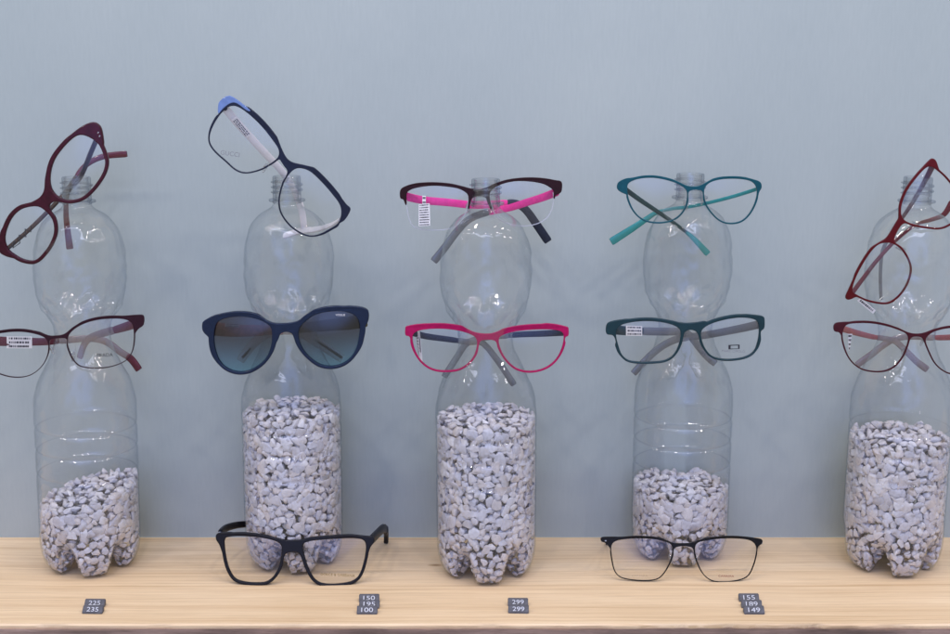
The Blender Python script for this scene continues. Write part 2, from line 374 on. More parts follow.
# pebbles: convex chips with worn edges
def chip(seed, bevel):
    r = np.random.default_rng(seed); bm = bmesh.new()
    p = r.normal(size=(15, 3)); p /= np.linalg.norm(p, axis=1)[:, None]; p *= r.uniform(0.86, 1.0, size=(15, 1))
    p *= np.array([1.0, r.uniform(0.72, 0.97), r.uniform(0.46, 0.66)])
    for q in p: bm.verts.new(q)
    h = bmesh.ops.convex_hull(bm, input=bm.verts)
    junk = [v for v in bm.verts if not v.link_faces]
    bmesh.ops.delete(bm, geom=junk, context='VERTS')
    bmesh.ops.dissolve_limit(bm, angle_limit=0.12, verts=bm.verts, edges=bm.edges)
    if bevel: bmesh.ops.bevel(bm, geom=list(bm.edges), offset=0.19, segments=2, affect='EDGES', profile=0.5, clamp_overlap=True)
    bmesh.ops.triangulate(bm, faces=bm.faces); bmesh.ops.recalc_face_normals(bm, faces=bm.faces)
    me = bpy.data.meshes.new('chip'); bm.to_mesh(me); bm.free()
    for q in me.polygons: q.use_smooth = True
    if not bevel: me.set_sharp_from_angle(angle=0.6)
    me.materials.append(STONE); return me
CHIPS = [chip(100 + i, True) for i in range(22)]; ROUGH = [chip(300 + i, False) for i in range(10)]
def mesh_arrays(me):
    v = np.empty(len(me.vertices) * 3, np.float32); me.vertices.foreach_get('co', v)
    f = np.empty(len(me.polygons) * 3, np.int32); me.polygons.foreach_get('vertices', f); return v.reshape(-1, 3), f.reshape(-1, 3)
A_CH = [mesh_arrays(m) for m in CHIPS]; A_RO = [mesh_arrays(m) for m in ROUGH]
def poisson(cands, dist, pts=None):
    cell = dist; grid = {}
    out = []
    for c in cands:
        k = tuple((c[:3] // cell).astype(int)); ok = True
        for dx in (-1, 0, 1):
            for dy in (-1, 0, 1):
                for dz in (-1, 0, 1):
                    for q in grid.get((k[0] + dx, k[1] + dy, k[2] + dz), ()):
                        if ((q[:3] - c[:3]) ** 2).sum() < dist * dist: ok = False; break
                    if not ok: break
                if not ok: break
            if not ok: break
        if ok: grid.setdefault(k, []).append(c); out.append(c)
    return out
def gravel(top, slope, seed, rot):
    """pebbles (position mm, normal, size) against the wall, a layer inside it and the upper surface"""
    r = np.random.default_rng(seed)
    def top_at(x, y): return top + slope[0] * x + slope[1] * y + 3.5 * noise.noise(Vector((x * 0.06, y * 0.06, seed)))
    cand = []
    for _ in range(30000):
        th = r.uniform(0, 2 * math.pi); u = r.uniform()
        if u < 0.75:
            z = r.uniform(44, top + 14); rad = R0; nr, nzv = 1.0, 0.0
        else:
            k = int(r.integers(0, len(_foot) - 8)); (r1, z1), (r2, z2) = base_point(k, th), base_point(k + 1, th)
            rad, z = (r1 + r2) / 2, (z1 + z2) / 2; dr, dz = r2 - r1, z2 - z1; L = math.hypot(dr, dz) + 1e-6; nr, nzv = -dz / L, dr / L
            if r.uniform() > rad / 46: continue
        a = th + rot - math.pi / 2
        cand.append(np.array([rad * math.cos(a), rad * math.sin(a), z, nr * math.cos(a), nr * math.sin(a), nzv]))
    def inset(c, d): q = c.copy(); q[:3] -= q[3:6] * d; return q
    o = poisson([inset(c, 3.0 if c[2] > 42 else 2.4) for c in cand], 5.6); o = [c for c in o if c[2] < top_at(c[0], c[1])]
    outer = [(c, 4.6 + 4.0 * r.uniform() ** 1.6 if c[2] > 40 else r.uniform(4.4, 5.8)) for c in o]
    o = poisson([inset(c, 5.7) for c in cand], 5.5); o = [c for c in o if c[2] < top_at(c[0], c[1]) - 2 and c[2] > 10]
    inner = [(c, r.uniform(5.4, 7.0) if c[2] > 40 else r.uniform(4.0, 5.0)) for c in o]
    t = []
    for _ in range(5000):
        rad = 41.5 * math.sqrt(r.uniform()); a = r.uniform(0, 2 * math.pi); x, y = rad * math.cos(a), rad * math.sin(a)
        t.append(np.array([x, y, top_at(x, y) + r.uniform(-1.5, 1.5) + 2.2 * (1 - (rad / 42) ** 2), 0.25 * r.normal(), 0.25 * r.normal(), 1.0]))
    upper = [(c, r.uniform(4.6, 6.4)) for c in poisson(t, 7.0)]
    low = [(np.array([c[0] * .97, c[1] * .97, c[2] - 6, 0, 0, 1.0]), 5.2) for c in poisson(t[::-1], 7.2)]
    return outer + upper, inner + low
def pose(c, s, r):
    n = Vector(c[3:6]).normalized(); q = Vector((0, 0, 1)).rotation_difference(n).to_matrix()
    tilt = Matrix.Rotation(r.normal() * 0.34, 3, 'X') @ Matrix.Rotation(r.normal() * 0.34, 3, 'Y') @ Matrix.Rotation(r.uniform(0, 6.28), 3, 'Z')
    m = (q @ tilt).to_4x4(); m.translation = Vector(c[:3]) * MM
    return m @ Matrix.Diagonal((s * MM, s * MM, s * MM, 1))

# (name of the bottle in words, base px, body px centre, front foot px y, fill height, slope, spin, lean deg, label, pebbles to single out)
BOTTLES = [
    ('leftmost bottle', 89, 580, 71, (0.27, 0.0), 0.34, 1.1, 'clear hourglass plastic bottle under the burgundy glasses, gravel slanting in its bottom', 44),
    ('second bottle from the left', 293.5, 577, 148, (0.02, 0.0), 0.32, 0.4, 'clear hourglass plastic bottle wearing navy sunglasses, filled high with gravel', 80),
    ('middle bottle', 486.5, 587, 148, (0.02, 0.0), 0.05, -0.2, 'clear hourglass plastic bottle wearing magenta glasses, filled high with gravel', 76),
    ('second bottle from the right', 679.5, 569, 69, (-0.03, 0.0), 0.0, 0.0, 'clear hourglass plastic bottle wearing dark green glasses, only its bottom filled with gravel', 36),
    ('rightmost bottle', 893, 580, 125, (0.02, 0.0), 0.08, 0.4, 'clear hourglass plastic bottle at the right edge under the red glasses, half full of gravel', 64)]
LABELS_GRAVEL = ['slanting low heap of pale gravel inside the leftmost bottle', 'tall fill of pale gravel inside the bottle with sunglasses',
    'tall fill of pale gravel inside the middle bottle', 'low fill of pale gravel behind the thin black metal glasses', 'tall fill of pale gravel inside the rightmost bottle']
LABELS_PEBBLE = ['pale pebble at the front of the slanting heap in the leftmost bottle', 'pale pebble at the front of the bottle wearing sunglasses',
    'pale pebble at the front of the middle bottle under magenta glasses', 'pale pebble at the front of the low fill behind the thin black glasses', 'pale pebble at the front of the rightmost bottle']
BPOS = []
for bi, (words_, bx, fy, top, slope, spin, lean, label, nsel) in enumerate(BOTTLES):
    y = on_shelf(bx, fy - 2).y + 0.034                  # the front foot touches the shelf about 34 mm before the axis
    x = at(bx, 520, y).x
    M = Matrix.Translation((x, y, 0)) @ Matrix.Rotation(math.radians(lean), 4, 'Y') @ Matrix.Rotation(spin, 4, 'Z')
    BPOS.append((x, y))
    root = empty('bottle', M, label, 'bottle', 'plastic bottles in a row on the shelf')
    body, wv, wf = bottle_body(bi + 1); link('body', body, PET, root, 180); wall_tree = BVHTree.FromPolygons(wv, wf); nk = link('neck', BM_NECK, NECK, root, 40)
    link('support_ring', BM_RING, NECK, nk, 40); link('thread', BM_THREAD, NECK, nk, 60)
    outer, inner = gravel(top, slope, 11 + bi, 0.0)
    r = np.random.default_rng(50 + bi); Mp = M
    posed = [(pose(c, s, r), int(r.integers(0, len(CHIPS))), c, s) for c, s in outer]
    # the ones that show largest: facing the street, large and near
    fwd = (M.to_3x3().inverted() @ Vector((0, -0.95, 0.31))).normalized()
    score = [s * max(0, Vector(c[3:6]).normalized().dot(fwd)) * (1 if c[2] > 10 else 0.6) for _, _, c, s in posed]
    top_i = set(np.argsort(score)[::-1][:nsel].tolist())
    vs = []; fs = []; off = 0
    def pressed(arr, m):
        """the chip in place, its surface flattened where it leans on the plastic"""
        v, f = arr; A = np.array(m); w = v @ A[:3, :3].T + A[:3, 3]
        for q in range(len(w)):
            p = Vector(w[q]); hit, n, _, _ = wall_tree.find_nearest(p, 0.012)
            if hit is not None:
                d = (p - hit).dot(n)
                if d > -0.0011: w[q] = p - n * (d + 0.0011 + 0.0002 * max(0, min(1, -d / 0.001)))
        return w, f
    def put(arr, m, press=False):
        global _off
        v, f = pressed(arr, m) if press else ((lambda A: arr[0] @ A[:3, :3].T + A[:3, 3])(np.array(m)), arr[1]); vs.append(v); fs.append(f + _off); _off += len(v)
    _off = 0
    for i, (m, k, c, s) in enumerate(posed):
        if i in top_i:
            w, f = pressed(A_CH[k], m); ctr = w.mean(0); pm = CHIPS[k].copy()
            pm.vertices.foreach_set('co', (w - ctr).astype(np.float32).ravel()); pm.update()
            p = bpy.data.objects.new('pebble', pm); COL.objects.link(p); p.matrix_world = Mp @ Matrix.Translation(ctr.tolist())
            tag(p, LABELS_PEBBLE[bi], 'pebble', 'pebbles showing at the front of the ' + words_)
        else: put(A_CH[k], m, True)
    for c, s in inner: put(A_RO[int(r.integers(0, len(ROUGH)))], pose(c, s, r))
    v = np.concatenate(vs).astype(np.float32); f = np.concatenate(fs).astype(np.int32)
    me = bpy.data.meshes.new('gravel'); me.vertices.add(len(v)); me.vertices.foreach_set('co', v.ravel())
    me.loops.add(f.size); me.loops.foreach_set('vertex_index', f.ravel()); me.polygons.add(len(f))
    me.polygons.foreach_set('loop_start', np.arange(0, f.size, 3)); me.update(calc_edges=True)
    me.polygons.foreach_set('use_smooth', np.ones(len(f), bool)); me.update(); me.validate()
    g = link('pebbles', me, STONE); g.matrix_world = Mp
    tag(g, LABELS_GRAVEL[bi], 'gravel', kind='stuff')

# ------------------------------------------------------------------ spectacles
def crop(ox, oy, k): return lambda pts: [(ox + p[0] / k, oy + p[1] / k) + tuple(p[2:]) for p in pts]
ident = lambda pts: [tuple(p) for p in pts]
def offset_loop(lp, ux, uv, side, w):
    """outline pushed outwards by a width that depends on where it faces (top, outer, bottom, nasal)"""
    n = len(lp); c = sum(lp) / n; out = []
    for i in range(n):
        t = lp[(i + 1) % n] - lp[i - 1]; nn = np.array([t[1], -t[0]]); nn /= np.linalg.norm(nn) + 1e-9
        if nn.dot(lp[i] - c) < 0: nn = -nn
        a, b = nn.dot(ux) * side, nn.dot(uv)
        k = min(1, max(0, (abs(b) - 0.12) / 0.55)); k = k * k * (3 - 2 * k)
        wd = (w[0] if b > 0 else w[2]) * k + (w[1] if a > 0 else w[3]) * (1 - k)
        out.append(lp[i] + nn * wd)
    return out
def tidy(lp, step=0.55, it=2):
    lp = np.array([p for i, p in enumerate(lp) if i == 0 or np.linalg.norm(p - lp[i - 1]) > 1e-4]); lp = np.vstack([lp, lp[:1]])
    d = np.concatenate([[0], np.cumsum(np.linalg.norm(np.diff(lp, axis=0), axis=1))]); n = int(d[-1] / step)
    t = np.linspace(0, d[-1], n, endpoint=False); q = np.stack([np.interp(t, d, lp[:, k]) for k in (0, 1)], 1)
    for _ in range(it): q = 0.5 * q + 0.25 * np.roll(q, 1, 0) + 0.25 * np.roll(q, -1, 0)
    return list(q)
def near(lp, p): return int(np.argmin([((q - np.array(p[:2])) ** 2).sum() for q in lp]))
def walk(lp, i, j):
    out = []; n = len(lp)
    while True:
        out.append(lp[i % n])
        if i % n == j % n: return out
        i += 1
def sweep(pts, h, th, up, taper=None):
    """flat bar along 3D points: h high, th thick"""
    P = [Vector(p) for p in pts]; n = len(P); V = []; F = []
    for i, p in enumerate(P):
        T = (P[min(i + 1, n - 1)] - P[max(i - 1, 0)]).normalized()
        s = T.cross(up); s = s.normalized() if s.length > 1e-4 else Vector((0, 1, 0)); u = s.cross(T).normalized()
        hh = (h[0] + (h[1] - h[0]) * i / (n - 1)) / 2; tt = th / 2
        e = 1.0
        if i == 0 or i == n - 1: e = 0.84
        elif i == 1 or i == n - 2: e = 0.98
        if taper and i < n / 2: e = 1.0
        hh *= e
        for a, b in ((1, .55), (.72, 1), (-.72, 1), (-1, .55), (-1, -.55), (-.72, -1), (.72, -1), (1, -.55)): V.append(p + u * (hh * a) + s * (tt * b))
    for i in range(n - 1):
        for q in range(8): F.append((i * 8 + q, i * 8 + (q + 1) % 8, i * 8 + 8 + (q + 1) % 8, i * 8 + 8 + q))
    F.append(tuple(range(8))); F.append(tuple(range((n - 1) * 8, n * 8)))
    return from_py(V, F)
def lens_mesh(loop, bulge, thick=0.0012, rings=7):
    n = len(loop); c = sum(loop) / n; V = []; F = []
    for layer in (0, 1):
        for k in range(rings):
            s = 1 - k / rings
            for p in loop:
                q = c + (p - c) * s; V.append((q[0], -bulge * (1 - s * s) + (thick if layer else 0) - thick / 2, q[1]))
        V.append((c[0], -bulge + (thick if layer else 0) - thick / 2, c[1]))
    L = rings * n + 1
    for layer in (0, 1):
        o = layer * L
        for k in range(rings - 1):
            for i in range(n): F.append((o + k * n + i, o + k * n + (i + 1) % n, o + (k + 1) * n + (i + 1) % n, o + (k + 1) * n + i))
        for i in range(n): F.append((o + (rings - 1) * n + i, o + (rings - 1) * n + (i + 1) % n, o + rings * n))
    for i in range(n): F.append((i, (i + 1) % n, L + (i + 1) % n, L + i))
    return from_py(V, F)

GROUP = 'spectacles hung on the bottles or set on the shelf'
def glasses(label, y, front_mat, L, R, w=(4, 3, 2, 3), lugL=(), lugR=(), btop=(), bbot=(), temples=(), tilt=0, thick=2.6, front=None, up=None,
            lens=LENS, pads=False, name='eyeglasses', cat='glasses', wrap=4.0, rivets=(), bev=0.5, lens_bulge=2.2):
    Lp = tidy(smooth_loop(L, 6), 0.6, 10); Rp = tidy(smooth_loop(R, 6), 0.6, 10)
    cl, cr = sum(Lp) / len(Lp), sum(Rp) / len(Rp); c = (cl + cr) / 2
    ux = (cr - cl) / np.linalg.norm(cr - cl); uv = np.array([ux[1], -ux[0]])        # picture y runs down
    if front is None:
        Lo, Ro = offset_loop(Lp, ux, uv, -1, w), offset_loop(Rp, ux, uv, 1, w)
        A = lambda s: [np.array(q) for q in s]
        bt, bb, l1, l2 = A(btop), A(bbot), A(lugL), A(lugR)
        # all loops run clockwise in the picture
        r1 = walk(Ro, near(Ro, bt[-1]) + 1, near(Ro, l2[0])); r2 = walk(Ro, near(Ro, l2[-1]), near(Ro, bb[-1]) - 1)
        q1 = walk(Lo, near(Lo, bb[0]) + 1, near(Lo, l1[-1])); q2 = walk(Lo, near(Lo, l1[0]), near(Lo, bt[0]) - 1)
        sm = lambda s: [np.array(p) for p in smooth_loop(s, 4, False)]
        tr = lambda q, a, b: q[a:len(q) - b] if len(q) > 3 * (a + b) else q[1:-1]         # let the joints flow into each other
        outer = sm(bt) + tr(r1, 15, 7) + sm(l2) + tr(r2, 3, 6) + sm(bb[::-1]) + tr(q1, 6, 3) + sm(l1[::-1]) + tr(q2, 7, 15)
        loops = [tidy(outer, 0.5, 9), Lp, Rp]
    else:
        loops = [[np.array(p) for p in smooth_loop(front, 4)]]
    # the plane of the front, and the frame of the pair
    p0 = at(c[0], c[1], y); n = Vector((0, -math.cos(tilt), math.sin(tilt)))
    X = (on_plane(*(c + ux * 40), p0, n) - p0).normalized(); Y = -n; Z = X.cross(Y).normalized()
    M = Matrix((X, Y, Z)).transposed().to_4x4(); M.translation = p0; Mi = M.inverted()
    loc = lambda px, py: Mi @ on_plane(px, py, p0, n)
    bend = lambda v: wrap * MM * (v.x / 0.07) ** 2
    root = empty(name, M, label, cat, GROUP)
    to2 = lambda lp: [np.array((q.x, q.z)) for q in (loc(*p) for p in lp)]
    me = curve_mesh([to2(l) for l in loops], thick * MM, bev * MM)
    for v in me.vertices:
        x, zz, d = v.co; q = Vector((x, -d, zz)); q.y += bend(q); v.co = q
    link('front_frame', me, front_mat, root, 40)
    lenses = []
    for lp in (Lp, Rp):
        l2 = to2(lp); cc = sum(l2) / len(l2); l2 = [cc + (p - cc) * 1.012 for p in l2]
        lm = lens_mesh(l2, lens_bulge * MM)
        for v in lm.vertices: v.co.y += bend(v.co)
        lenses.append(link('lens', lm, lens, root, 40))
    if front is not None:                               # half rims: a nylon cord holds each lens from below
        for o, lp in zip(lenses, (Lp, Rp)):
            l2 = to2(lp); zt = max(p[1] for p in l2); zb = min(p[1] for p in l2); k0 = int(np.argmax([p[1] for p in l2]))
            arc = [p for p in l2[k0:] + l2[:k0] if p[1] < zb + 0.72 * (zt - zb)]
            link('nylon_cord', sweep([(p[0], bend(Vector((p[0], 0, 0))), p[1]) for p in arc], (0.55 * MM, 0.55 * MM), 0.8 * MM, Vector((0, 1, 0.01))), CORD, o, 60)
    for p in rivets:
        q = loc(*p); q.y = bend(q) - thick / 2 * MM
        link('rivet', box_mesh(1.7 * MM, 0.7 * MM, 1.1 * MM, 0.3 * MM, q), STEEL, root, 40)
    T = []
    for t in temples:
        pts = [Mi @ at(p[0], p[1], p[2] * MM) for p in t['path']]
        pts[0].y = max(pts[0].y, bend(pts[0]) + (thick / 2 + 1.6) * MM)
        sp = [Vector(p) for p in smooth_loop([tuple(p) for p in pts], 8, False)]
        upv = Mi.to_3x3() @ Vector(t['up']) if t.get('up') else Vector((0, 0, 1))
        cut = int(len(sp) * t.get('cut', 0.55)); h = t['h']
        o = link('temple', sweep(sp[:cut + 1], (h[0] * MM, h[1] * MM), t.get('th', 2.2) * MM, upv), t['mat'], root, 50)
        tp = link('tip', sweep(sp[cut:], (h[1] * 1.06 * MM, h[2] * MM), t.get('th', 2.2) * 1.25 * MM, upv), t['tip'], o, 50)
        hp = sp[0]
        hm = box_mesh(3.0 * MM, 3.2 * MM, 3.0 * MM, 0.5 * MM, (hp.x, hp.y + 0.2 * MM, hp.z)); link('hinge', hm, t.get('hinge', STEEL), root, 40)
        T.append((o, sp, upv))
    if pads:
        for s, lp in ((1, Lp), (-1, Rp)):
            l2 = to2(lp); k = max(l2, key=lambda q: s * q[0] - 0.35 * q[1]); k = k + np.array([s * 1.2 * MM, 0])
            bm = bmesh.new(); bmesh.ops.create_uvsphere(bm, u_segments=16, v_segments=10, radius=1)
            bmesh.ops.scale(bm, vec=(1.5 * MM, 2.6 * MM, 5.0 * MM), verts=bm.verts); bmesh.ops.rotate(bm, cent=(0, 0, 0), matrix=Matrix.Rotation(s * 0.35, 3, 'Z') @ Matrix.Rotation(-s * 0.3, 3, 'Y'), verts=bm.verts)
            bmesh.ops.translate(bm, vec=(k[0], 6 * MM, k[1]), verts=bm.verts)
            pm = bpy.data.meshes.new('pad'); bm.to_mesh(pm); bm.free(); pd = link('nose_pad', pm, PAD, root, 180)
            arm = sweep([(k[0] - s * 1.4 * MM, 1 * MM, k[1] + 1 * MM), (k[0] - s * .6 * MM, 3.5 * MM, k[1] + 2 * MM), (k[0], 5 * MM, k[1])], (1 * MM, 1 * MM), 1 * MM, Vector((0, 0, 1)))
            link('pad_arm', arm, STEEL, pd, 60)
    return dict(root=root, Mi=Mi, loc=loc, lenses=lenses, temples=T, bend=bend)

def lens_print(g, li, body, px, py, width_px, mat, ang=0, height=None, shear=0):
    p = g['loc'](px, py); q = g['loc'](px + width_px, py); w = (q - p).length
    me = text_mesh(body, w, 0.00008, height and height * MM, shear)
    m = Matrix.Translation((p.x, g['bend'](p) - 3.3 * MM, p.z)) @ Matrix.Rotation(-math.radians(ang), 4, 'Y')
    me.transform(m); return link('lettering', me, mat, g['lenses'][li])
def sticker(g, parent, corners_px, depth, rows, seed, edge=False):
    """white price sticker: four corners in order (top left, top right, bottom right, bottom left), each with its depth in mm"""
    Mi = g['Mi']; c = [Mi @ at(p[0], p[1], p[2] * MM) for p in corners_px]
    n = (c[1] - c[0]).cross(c[3] - c[0]).normalized()
    if (Mi.to_3x3() @ (CAM - at(*corners_px[0][:2], 0))).dot(n) < 0: n = -n
    V = c + [p - n * 0.0003 for p in c]
    me = from_py(V, [(0, 1, 2, 3), (7, 6, 5, 4), (0, 4, 5, 1), (1, 5, 6, 2), (2, 6, 7, 3), (3, 7, 4, 0)])
    st = link('price_sticker', me, PAPER, parent)
    r = random.Random(seed); V = []; F = []
    for k in range(rows):                              # rows of small print too fine to read
        v0, v1 = (k + 0.24) / rows, (k + 0.72) / rows; u = 0.08
        while u < 0.9:
            w = r.uniform(0.03, 0.09); u2 = min(u + w, 0.92)
            q = [(u, v0), (u2, v0), (u2, v1), (u, v1)]; b = len(V)
            for a, d in q: V.append((c[0] * (1 - a) + c[1] * a) * (1 - d) + (c[3] * (1 - a) + c[2] * a) * d + n * 0.0002)
            F.append((b, b + 1, b + 2, b + 3)); u = u2 + r.uniform(0.012, 0.05)
    me = bpy.data.meshes.new('rows'); me.from_pydata([tuple(v) for v in V], [], F); link('fine_print', me, INK, st)
    return st

# colours of the frames
BURG = paint('burgundy_acetate', (0.038, 0.003, 0.010), 0.28, coat=0.5, var=0.3)
NAVY = paint('navy_enamel', (0.010, 0.014, 0.034), 0.3, coat=0.4)
BLUE = paint('blue_enamel', (0.13, 0.20, 0.42), 0.3, coat=0.4)
BROWN = paint('brown_metal', (0.024, 0.008, 0.012), 0.35, 0.2)
PINK = paint('pink_enamel', (0.78, 0.03, 0.30), 0.35)
TEALM = paint('teal_metal', (0.010, 0.078, 0.105), 0.3, 0.3)
TEALD = paint('dark_teal_temple', (0.022, 0.055, 0.055), 0.3, 0.2)
TEALT = paint('teal_temple', (0.02, 0.25, 0.26), 0.3, 0.1)
RED = paint('red_metal', (0.095, 0.007, 0.010), 0.3, 0.25)
PLUM = paint('plum_metal', (0.028, 0.008, 0.014), 0.35, 0.2)
PLUMT = paint('plum_temple', (0.10, 0.025, 0.035), 0.35)
SUNF = paint('navy_acetate', (0.006, 0.014, 0.040), 0.25, coat=0.6)
MAG = paint('magenta_enamel', (0.36, 0.002, 0.078), 0.35, coat=0.2)
SLATE = paint('slate_temple', (0.018, 0.022, 0.035), 0.4)
GREEN = paint('dark_green_acetate', (0.008, 0.032, 0.042), 0.28, coat=0.5)
MAROON = paint('maroon_metal', (0.055, 0.008, 0.014), 0.3, 0.2)
CORAL = paint('coral_temple', (0.30, 0.09, 0.075), 0.35)
BLACK = paint('black_acetate', (0.008, 0.008, 0.012), 0.38, coat=0.15)
BLACKM = paint('black_metal', (0.010, 0.009, 0.009), 0.35, 0.3)
WHITE = paint('white_temple', (0.72, 0.70, 0.72), 0.35, coat=0.3, var=0.03)
DARKB = paint('dark_brown_metal', (0.05, 0.035, 0.03), 0.3, 0.3)
ROSEP = paint('tortoise_temple', (0.45, 0.21, 0.19), 0.3, coat=0.4, var=0.3)
OLIVE = paint('olive_temple', (0.055, 0.045, 0.02), 0.3, coat=0.4, var=0.4)
TIP_GREY = tip_mat('smoky_tip', (0.17, 0.18, 0.20), 0.6)
TIP_TAUPE = tip_mat('taupe_tip', (0.27, 0.21, 0.22), 0.62)
TIP_TEAL = tip_mat('teal_tip', (0.015, 0.27, 0.25), 0.66)
TIP_CLEAR = tip_mat('clear_tip', (0.55, 0.52, 0.52), 0.3)
TIP_BURG = tip_mat('burgundy_tip', (0.10, 0.015, 0.025), 0.9)
GOLDP = paint('gold_print', (0.20, 0.13, 0.03), 0.5)
REDP = paint('red_print', (0.22, 0.05, 0.035), 0.5)
GREYP = paint('grey_print', (0.22, 0.22, 0.24), 0.5)

# 1 burgundy pair, top left
c = crop(0, 80, 3.17)
g = glasses('thick burgundy glasses hung slanting on the leftmost bottle neck', -0.044, BURG,
    L=c([(95, 402), (125, 402), (150, 420), (168, 445), (172, 480), (160, 515), (140, 545), (110, 572), (75, 570), (45, 555), (22, 535), (14, 505), (22, 470), (40, 435), (65, 412)]),
    R=c([(255, 175), (285, 185), (310, 205), (325, 235), (332, 265), (322, 300), (295, 340), (262, 370), (225, 380), (190, 372), (168, 350), (160, 320), (163, 285), (175, 250), (200, 215), (230, 185)]),
    w=(4.6, 3.9, 3.7, 4.0), lugL=c([(0, 480), (-8, 520), (-4, 548), (14, 560), (34, 566)]), lugR=c([(222, 174), (250, 152), (276, 138), (296, 135), (313, 146), (321, 165), (327, 200)]),
    btop=c([(100, 387), (126, 372), (140, 350), (143, 315)]), bbot=c([(164, 418), (158, 398), (172, 386), (196, 388)]), thick=4.2, bev=1.0, rivets=[(97.5, 133), (99, 136.5)],
    temples=[dict(path=[(98, 134, -40), (92, 150, -16), (80, 178, 10), (68, 192, 24), (66, 212, 27), (68, 234, 28), (70, 249, 28)], h=(4.5, 4, 6.5), mat=DARKB, tip=TIP_BURG, cut=0.58, up=(1, 0.2, 0.2)),
             dict(path=[(3, 252, -40), (30, 229, -12), (57, 202, 12), (70, 186, 22), (84, 167, 28), (102, 157, 30), (127, 154, 30)], h=(3.5, 4, 6), mat=DARKB, tip=TIP_BURG, cut=0.58)])
zz = [(8, 251, -36), (15, 241, -30), (13, 248, -30), (20, 243, -25), (19, 235, -25), (26, 237, -19), (25, 229, -19), (31, 232, -13), (31, 226, -12)]
zp = [g['Mi'] @ at(p[0], p[1], (p[2] - 3.5) * MM) for p in zz]
link('zigzag_ornament', sweep(zp, (0.9 * MM, 0.9 * MM), 0.8 * MM, Vector((0.3, 1, 0.1))), INK, g['temples'][1][0], 60)

# 2 navy pair with white temples, top
c = crop(205, 90, 7.05); d = crop(180, 80, 3.17)
g = glasses('navy glasses with white temples hung slanting on a bottle neck', -0.040, NAVY,
    L=c([(160, 122), (210, 115), (270, 145), (340, 200), (410, 270), (470, 345), (515, 410), (522, 455), (500, 490), (440, 530), (380, 560), (290, 580), (220, 560), (150, 500), (80, 440), (35, 380), (30, 320), (55, 250), (95, 185), (130, 145)]),
    R=d([(360, 285), (385, 280), (415, 292), (450, 325), (480, 360), (505, 395), (510, 425), (500, 455), (470, 475), (440, 490), (410, 494), (375, 480), (345, 455), (322, 420), (316, 385), (322, 350), (335, 315)]),
    w=(5.6, 2.6, 1.5, 1.9), lugL=[(243, 106), (236, 100.5), (229, 96.5), (219, 102), (217.6, 109), (218, 114.5)], lugR=d([(512, 376), (527, 396), (540, 412), (522, 445), (504, 456)]),
    btop=[(281, 147), (286, 157), (292, 162), (302, 164.5)], bbot=[(279.5, 159), (284, 166), (287.5, 171), (285.5, 177)], thick=2.2, pads=True,
    temples=[dict(path=[(225, 109, -36), (240, 126, -22), (262, 150, -2), (284, 174, 16), (296, 194, 26), (302, 212, 31), (304, 229, 33)], h=(7, 6, 6), mat=WHITE, tip=WHITE, cut=0.62, hinge=INK, up=(0.7, 0, 0.7)),
             dict(path=[(341, 219, -36), (333, 224, -14), (322, 228, 6), (311, 230, 22), (300, 231, 34), (284, 236, 44)], h=(6, 6, 6), mat=WHITE, tip=WHITE, cut=0.6)])
bl = [np.array(p) for p in [(219, 101.5), (229, 96.0), (243, 104.8), (250, 110.5), (247, 111), (236, 103.5), (229, 104), (222, 109.5), (218, 114), (217.2, 109)]]
l2 = [(q.x, q.z) for q in (g['loc'](*p) for p in smooth_loop(bl, 3))]
me = curve_mesh([l2], 2.9 * MM, 0.5 * MM)
for v in me.vertices:
    x, z2, dd = v.co; q = Vector((x, -dd, z2)); q.y += g['bend'](q); v.co = q
link('end_piece', me, BLUE, g['root'], 40)
lens_print(g, 0, 'GUCCI', 230.5, 153.5, 19, GREYP, 36)
sticker(g, g['temples'][0][0], [(236, 117, -32), (251, 135, -19.5), (246.5, 138, -19), (231.5, 120, -31.5)], 0, 3, 4)

# 3 brown and pink half-rim pair
c = crop(380, 150, 4.227)
g = glasses('half rim glasses with brown top bar and hot pink temples', -0.033, BROWN,
    L=c([(113, 190), (126, 173), (160, 161), (220, 153), (280, 156), (330, 164), (359, 179), (371, 192), (371, 230), (360, 270), (335, 310), (300, 332), (240, 340), (180, 338), (140, 325), (122, 290), (113, 240)]),
    R=c([(465, 180), (490, 156), (530, 141), (580, 133), (640, 136), (690, 146), (725, 166), (733, 185), (734, 215), (728, 250), (705, 290), (660, 315), (600, 322), (540, 312), (500, 290), (478, 255), (466, 215)]),
    front=c([(84, 175), (100, 158), (150, 142), (220, 137), (290, 141), (340, 151), (385, 163), (418, 167), (450, 158), (490, 140), (540, 125), (610, 117), (680, 119), (740, 129), (769, 138), (769, 175), (757, 188), (744, 194), (739, 208), (734, 203), (735, 182), (725, 165), (690, 145), (640, 135), (580, 132), (530, 140), (490, 156), (467, 178), (464, 205), (473, 245), (466, 247), (453, 220), (446, 202), (420, 196), (394, 201), (385, 215), (378, 246), (371, 246), (374, 215), (372, 192), (360, 178), (330, 163), (280, 155), (220, 152), (160, 160), (125, 172), (112, 190), (112, 230), (106, 232), (98, 212), (85, 205)]),
    thick=2.6, lens=LENS_RIMLESS, pads=True, bev=0.4,
    temples=[dict(path=c([(100, 196, -30), (180, 212, -16), (290, 222, 2), (400, 233, 14), (500, 228, 24), (570, 226, 28), (615, 252, 29), (660, 312, 29), (712, 388, 28)]), h=(7.2, 6.6, 7.8), mat=PINK, tip=SLATE, cut=0.56),
             dict(path=c([(752, 178, -30), (690, 200, -14), (620, 222, 4), (550, 244, 20), (490, 256, 25), (430, 270, 24), (375, 295, 20), (325, 345, 14), (272, 415, 10), (226, 472, 8)]), h=(7.2, 6, 7.2), mat=PINK, tip=TIP_GREY, cut=0.5)])
q = c([(176, 194), (196, 194), (212, 225), (212, 322), (163, 322), (160, 235)])
